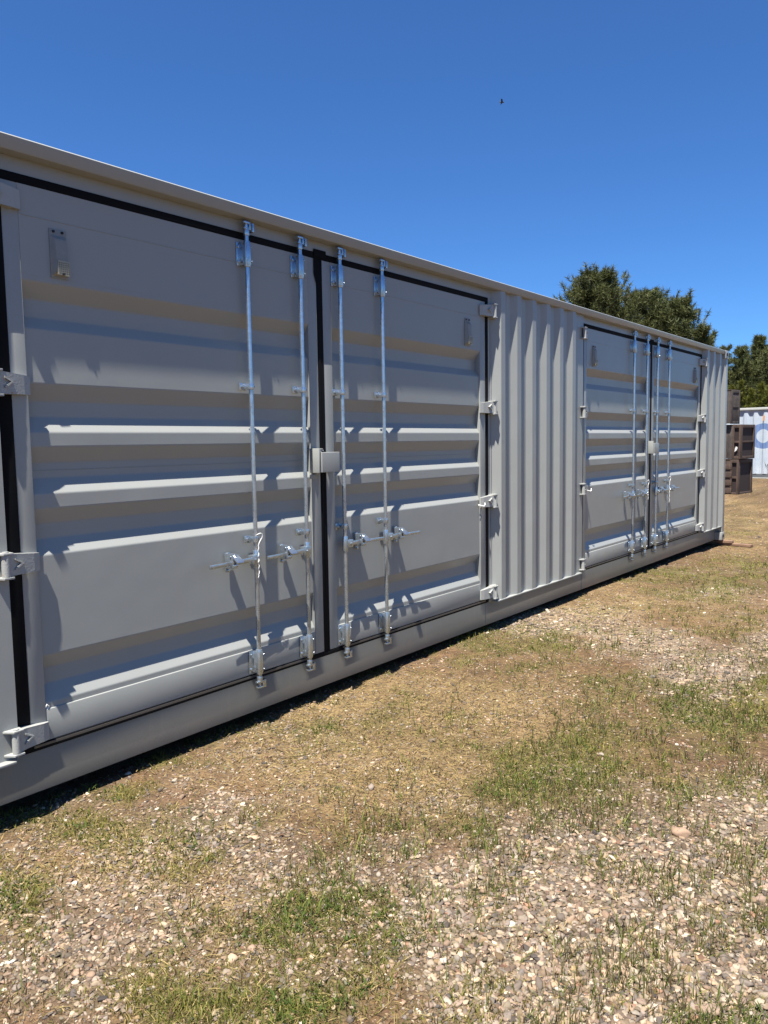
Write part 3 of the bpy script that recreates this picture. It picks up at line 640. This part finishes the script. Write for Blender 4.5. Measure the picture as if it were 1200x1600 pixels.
# ------------------------------------------------------------------ stack of old wooden crates
def crate(loc, rz, W, D, H, style, label, sag=0):
    c = empty('wooden_crate', loc, rz, label=label, cat='crate', group='old wooden crates stacked behind the container')
    c.rotation_euler = (sag, 0, rz); rr = random.Random(style*5+1)
    # local: front face at y=0 (towards viewer), right side face at x=W ; extends to y=D
    m2 = MB(); m2.box(.03, W-.03, .03, D-.03, .02, H-.02); m2.build('inner_panel', WOODD, c)
    n = 6; pw = W*(.78 if style else 1)/n
    m2 = MB()
    for k in range(n): m2.box(k*pw+.004, (k+1)*pw-.004, rr.uniform(.0, .012), .029, .01+rr.uniform(0, .02), H-.01-rr.uniform(0, .03))
    m2.build('front_boards', WOODG if style != 2 else WOODB, c, bevel=.002)
    if style:
        x0 = W*.78; m2 = MB()
        if style == 2:
            for k in range(4): m2.box(.0, x0+.05, -.022, -.001, .05+k*.23, .2+k*.23)
        m2.box(x0+.002, x0+.05, -.012, .029, 0, H); m2.box(W-.05, W, -.012, .029, 0, H); m2.box(x0+.0505, W-.0505, -.012, .029, H-.09, H); m2.box(x0+.0505, W-.0505, -.012, .029, 0, .08); m2.box(x0+.0505, W-.0505, -.006, .029, H*.5-.03, H*.5+.03)
        m2.build('front_frame', WOODB, c, bevel=.003)
    m2 = MB(); y0, y1 = .03, D
    for a, b, z0, z1 in ((y0, y0+.09, 0, H), (y1-.09, y1, 0, H), (y0+.0905, y1-.0905, H-.09, H), (y0+.0905, y1-.0905, 0, .08), (y0+.0905, y1-.0905, H*.5-.02, H*.5+.03)): 
        if style == 2 and abs(z0-(H*.5-.02)) < .01: continue
        m2.box(W-.0295, W+.006, a, b, z0, z1)
    if style == 0:
        for k in range(6): m2.box(W-.0295, W-.004, y0+.09+k*(D-.21)/6+.004, y0+.09+(k+1)*(D-.21)/6-.004, .085, H-.095)
    m2.build('side_frame', WOODB if style else WOODG, c, bevel=.003)
    m2 = MB()
    for k in range(5): m2.box(.0+k*W/5+.004, (k+1)*W/5-.004, 0.0, D, H-.0185, H+.006)
    m2.build('lid_boards', WOODB, c, bevel=.002)
    if style < 2:      # torn pale paper label
        xx = W*.885 if style else W*.55; zz = H*.28 if style else H*.70; m2 = MB(); m2.prism([(xx-.04, zz-.07), (xx+.02, zz-.02), (xx+.05, zz+.05), (xx, zz+.09), (xx-.03, zz+.03)], 'y', -.016, -.0125)
        m2.build('paper_label', simple('torn_paper', (.6, .58, .55), .8), c)
    return c
cz = ray(1157, 24.4); g0 = cz.z
ang = math.atan2((cz-CAM).y, (cz-CAM).x) - math.pi/2     # facing the viewer
def crate_at(px, W, z, H, style, rot, label, D=1.0, sag=0):
    """px = where the front right corner stands"""
    p = ray(px, 24.4); a = ang + R(rot); v = Vector((math.cos(a), math.sin(a), 0))
    p = p - v*W; p.z = z; return crate(p, a, W, D, H, style, label, sag)
crate_at(1152, 1.05, g0-.02, 1.02, 2, -22, 'bottom crate of the stack, dark brown with slatted boards, standing on the ground')
crate_at(1154.5, 1.05, g0+1.02, .98, 1, -22, 'middle crate of the stack, dark framed panels and a torn white paper label low down')
crate_at(1138, .95, g0+2.03, .97, 0, -22, 'topmost crate of the stack, weathered grey boards with white paper scraps near its top', D=.62)

# ------------------------------------------------------------------ pale container in the distance
def farpaint():
    t = NT('pale_blue_white_paint'); co = t.coord(); nz = t.noise(co, 2.2, 5, .6)
    base = t.mix(t.ramp(nz, [(.3, G0), (.7, G1)]), (.36, .42, .48), (.47, .51, .55))
    s = t.n('SeparateXYZ'); t.l(t.coord(), s.inputs[0])
    # faded blue letter O painted across the corrugations
    u = t.math('SUBTRACT', s.outputs[0], .92); w_ = t.math('SUBTRACT', s.outputs[2], 1.60)
    d1 = t.math('SQRT', t.math('ADD', t.math('POWER', t.math('DIVIDE', u, .52), 2), t.math('POWER', t.math('DIVIDE', w_, .48), 2)))
    d2 = t.math('SQRT', t.math('ADD', t.math('POWER', t.math('DIVIDE', u, .24), 2), t.math('POWER', t.math('DIVIDE', w_, .26), 2)))
    ring = t.math('MULTIPLY', t.math('LESS_THAN', d1, 1.), t.math('GREATER_THAN', d2, 1.))
    fade = t.ramp(t.noise(t.coord(scale=(6, 6, 1)), 3, 4, .7), [(.3, G1), (.8, (.6,)*3)])
    col = t.mix(t.math('MULTIPLY', ring, fade), base, (.07, .14, .32))
    rn = t.noise(t.coord(scale=(8, 8, 1.6)), 2.4, 6, .75)
    low = t.math('MAXIMUM', 0., t.math('SUBTRACT', 1., t.math('MULTIPLY', s.outputs[2], .8)))
    rm = t.math('MULTIPLY', t.ramp(rn, [(.56, G0), (.64, G1)]), t.math('ADD', .12, low))
    col = t.mix(rm, col, (.16, .09, .05))
    t.set(Base_Color=col, Roughness=.5); return t.m
FP = farpaint()
fo = ray(1150, 33.0); fa = math.atan2((fo-CAM).y, (fo-CAM).x) - math.pi/2 - R(20)
FC = empty('shipping_container', fo, fa, label='pale blue-white corrugated container with a faded blue letter O, in the distance at right', cat='shipping container')
fz = 2.68
pts = [(-.6, .036)]
for k in range(19): a = -.5+k*.36; pts += [(a, .0), (a+.12, .0), (a+.18, .05), (a+.30, .05)]
sheet(fillet(pts+[(6.35, .0)], .015), lambda p, t: (p[0], p[1], t), .17, fz-.09).build('corrugated_wall', FP, FC, smooth=True)
fr = simple('pale_rail', (.45, .45, .42), .5, 0, 8, .05, .12); fd = simple('dark_rail', (.10, .11, .115), .6, 0, 8, .1, .2)
m2 = MB(); m2.box(-.62, 6.4, -.04, .06, fz-.09, fz); m2.build('top_rail', fr, FC, bevel=.01)
m2 = MB(); m2.box(-.62, 6.4, .012, .1, .0, .165); m2.build('bottom_rail', fd, FC)
m2 = MB(); m2.box(-.62, 6.4, -.008, .011, .0, .03); m2.build('bottom_flange', fr, FC)
m2 = MB(); m2.box(-.62, 6.4, .1, 2.4, .02, .16); m2.box(-.62, 6.4, .1, 2.4, fz-.06, fz-.02); m2.box(-.62, 6.4, 2.4, 2.44, 0.16, fz-.06); m2.box(-.64, -.60, .1, 2.44, .16, fz-.06); m2.box(6.38, 6.42, .1, 2.44, .16, fz-.06); m2.build('body_panels', fr, FC)
m2 = MB()      # small dark stencilled marks low on the wall and an orange mark high up
for x, z, w_, h in ((1.03, .46, .02, .09), (1.06, .46, .05, .02), (1.10, .46, .02, .09), (1.14, .46, .02, .09), (1.17, .48, .05, .02), (1.2, .42, .02, .1), (1.10, .28, .015, .08), (1.16, .28, .015, .08)): m2.box(x, x+w_, -.0035, -.0008, z, z+h)
m2.build('stencilled_marks', DARK, FC)
m2 = MB(); m2.prism([(.90, 2.16), (.96, 2.18), (.97, 2.33), (.93, 2.42), (.90, 2.30)], 'y', -.0035, -.0008); m2.build('orange_mark', simple('orange_paint', (.55, .25, .1), .6), FC)

# ------------------------------------------------------------------ trees
BARK = simple('pine_bark', (.075, .05, .035), .9, 0, 14, .6, .35)
def needlemat(name):
    t = NT(name); at = t.n('Attribute'); at.attribute_name = 'Col'
    t.set(Base_Color=at.outputs['Color'], Roughness=.6); t.b.inputs['Specular IOR Level'].default_value = .25
    tr = t.n('BsdfTranslucent'); t.l(at.outputs['Color'], tr.inputs[0]); mx = t.n('MixShader'); mx.inputs[0].default_value = .22
    t.l(t.b.outputs[0], mx.inputs[1]); t.l(tr.outputs[0], mx.inputs[2]); t.l(mx.outputs[0], t.t.nodes['Material Output'].inputs[0]); return t.m
NEEDLE = needlemat('pine_needles')
def tree(name, loc, H, rad, label, cat, group=None, seed=0, tint=(.066, .080, .030), base=.25, ntw=520, tuft=.22, per=30, shape='round', lighten=1.0, upright=.5):
    rg = np.random.default_rng(seed); t = empty(name, loc, rg.uniform(0, 6), label=label, cat=cat, group=group)
    m2 = MB(); lean = rg.normal(0, .02*H, 2)
    P = [Vector((lean[0]*k*k+.05*math.sin(k*7+seed), lean[1]*k*k, H*.96*k)) for k in np.linspace(0, 1, 9)]
    m2.tube(P, [max(.018, H*.022*(1-k)**.8) for k in np.linspace(0, 1, 9)], 9)
    tips = []; nb = int(ntw/9)
    for i in range(nb):
        k = base + (1-base)*((i+rg.random())/nb)**.9 ; z = H*.96*min(k, .985); q = int(min(k, .985)*8); p0 = P[q].lerp(P[q+1], min(k, .985)*8-q)
        u = (k-base)/(1-base)
        env = {'round': math.sqrt(max(0, 1-(2*u-.75)**2/1.57)) if u > .1 else .6+3*u*.4, 'cone': (1-u)**.75+.05, 'column': min(1, (1-u)*2.2+.12)}[shape]
        r = rad*max(env, .14)*rg.uniform(.6, 1.02); th = i*2.39996+rg.normal(0, .3)
        d = Vector((math.cos(th), math.sin(th), 0)); rise = rg.uniform(-.05, .5)*(.6+.7*u)*upright*1.6
        end = p0 + d*r + Vector((0, 0, r*rise)); mid = p0.lerp(end, .5) + Vector((0, 0, -.06*r))
        m2.tube([p0, mid, end], [max(.008, .012+.010*r), .010, .006], 5, False)
        for j in range(11):
            s_ = rg.uniform(.30, 1.03); b = p0.lerp(mid, s_*2) if s_ < .5 else mid.lerp(end, s_*2-1)
            sp = .24*r*(.5+s_*.6); tips.append((*(b + Vector(rg.normal(0, sp*.75, 3))+Vector((0, 0, .10*r))), d.x*.5, d.y*.5, upright+rg.uniform(-.2, .6)))
    m2.build('trunk', BARK, t, smooth=True)
    T = np.array(tips); n = len(T); ax = T[:, 3:]/np.linalg.norm(T[:, 3:], axis=1)[:, None]
    dirs = rg.normal(size=(n, per, 3)); dirs /= np.linalg.norm(dirs, axis=2)[..., None]; dirs = dirs*.85 + ax[:, None]*.75; dirs /= np.linalg.norm(dirs, axis=2)[..., None]
    root = T[:, None, :3] + ax[:, None]*rg.uniform(-.5, .5, (n, per, 1))*tuft
    ln = tuft*rg.uniform(.45, .95, (n, per, 1)); side = np.cross(dirs, rg.normal(size=(n, per, 3))); side /= np.linalg.norm(side, axis=2)[..., None]; side *= tuft*.045
    V = np.stack([root-side, root+side, root+dirs*ln], 2).reshape(-1, 3); F_ = np.arange(len(V)).reshape(-1, 3)
    clump = rg.uniform(.65, 1.35, (n, 1, 1)); yel = rg.random((n, 1, 1))
    col = np.array(tint)*clump*(1-yel*.0) + yel*np.array([.045, .036, .008]); col = np.repeat(np.repeat(col, per, 1)*rg.uniform(.75, 1.25, (n, per, 1)), 3, 1).reshape(-1, 3)*lighten
    npmesh('crown', V, F_, [NEEDLE], 3, parent=t, cols=col)
    return t
def treepx(name, px, ytop, dist, hwpx, *a, **k):
    p = ray(px, dist); hor = 687.; H = CAM.z + (688-ytop-(px-1180)*-.0156)/1208.3*dist/ max(.8, math.cos(math.atan((px-600)/1208.3))) * math.cos(math.atan((px-600)/1208.3))*1.0 - p.z
    d = math.hypot(px-600, 1208.3); H = CAM.z + (688+(px-1180)*-.0156-ytop)/d*dist - p.z
    return tree(name, p, H, hwpx/1208.3*dist, *a, **k)
PG_ = 'pines behind the grey container'
treepx('pine_tree', 928, 434, 27, 72, 'tallest broad pine rising behind the middle of the grey container roof', 'pine', PG_, seed=3, ntw=2300, base=.3, per=34)
treepx('pine_tree', 998, 459, 28, 74, 'bushy pine between the tallest pine and the pointed one, behind the roof', 'pine', PG_, seed=8, ntw=1900, base=.3, per=34)
treepx('pine_tree', 1058, 472, 27.5, 44, 'narrower pine with spiky top, second from the right of those behind the roof', 'pine', PG_, seed=14, ntw=1000, base=.3, per=34, upright=.9)
treepx('pine_tree', 1087, 516, 27, 26, 'lowest pine at the right end of those behind the container roof', 'pine', PG_, seed=21, ntw=650, base=.3, per=34, upright=.9)
QG = 'trees beyond the pale container'
treepx('pine_tree', 1128, 541, 44, 20, 'small distant pine top peeping over the far roof corner', 'pine', QG, seed=31, ntw=260, tuft=.26)
treepx('pine_tree', 1150, 546, 38, 24, 'round-topped dark pine just right of the grey container corner', 'pine', QG, seed=33, ntw=750, tuft=.26, base=.1)
treepx('pine_tree', 1176, 532, 39, 40, 'tall pointed pine standing above the pale container', 'pine', QG, seed=36, ntw=1300, tuft=.27, base=.1, shape='cone', upright=.8)
treepx('pine_tree', 1206, 548, 38, 32, 'pine cut by the right edge of the picture', 'pine', QG, seed=38, ntw=900, tuft=.27, base=.1)
BG = 'bushy evergreens low behind the pale container'
for i, (px, yt, lb) in enumerate(((1142, 606, 'yellow-green bushy evergreen directly behind the stacked crates'), (1156, 598, 'yellow-green evergreen between the crates and the tall pointed pine'), (1170, 612, 'low yellow-green evergreen over the left end of the pale container'), (1185, 602, 'yellow-green evergreen above the letter on the pale container'), (1199, 608, 'yellow-green evergreen at the right edge of the picture'))):
    treepx('evergreen_bush', px, yt, 36.2, 11, lb, 'bush', BG, seed=80+i, ntw=330, tuft=.2, base=.02, shape='column', tint=(.085, .092, .014), upright=1.5, per=26)
for i, (px, yt, dd) in enumerate(((1135, 585, 50), (1160, 580, 52), (1187, 585, 50))):
    treepx('pine_tree', px, yt, dd, 30, ('dark pine hidden deep behind the crates', 'dark pine filling the gap behind the round-topped pine', 'dark pine filling the gap right of the pointed pine')[i], 'pine', QG, seed=95+i, ntw=420, tuft=.34, base=.05, lighten=.8)

# ------------------------------------------------------------------ bird far up in the sky
dv = (fw + rt*((784-600)/1208.3) + up*((800-160)/1208.3)).normalized(); bp = CAM + dv*42
bird = MB(); bird.tube([(-.11, 0, 0), (-.08, 0, .012), (0, 0, .015), (.07, 0, .005), (.13, 0, .0)], [.008, .026, .034, .02, .006], 10)
for s in (-1, 1): bird.add([(-.05, s*.02, .02), (.04, s*.02, .02), (-.01, s*.13, .075), (.035, s*.12, .07), (.055, s*.2, .03), (-.05, s*.02, .012), (.04, s*.02, .012), (.055, s*.2, .026)], [(0, 1, 3, 2), (2, 3, 4), (5, 6, 7)])
o = bird.build('bird', simple('dark_feathers', (.015, .015, .02), .7), smooth=True); o.location = bp; o.rotation_euler = (R(20), R(-10), R(120))
tag(o, 'small dark bird flying alone high in the blue sky', 'bird')
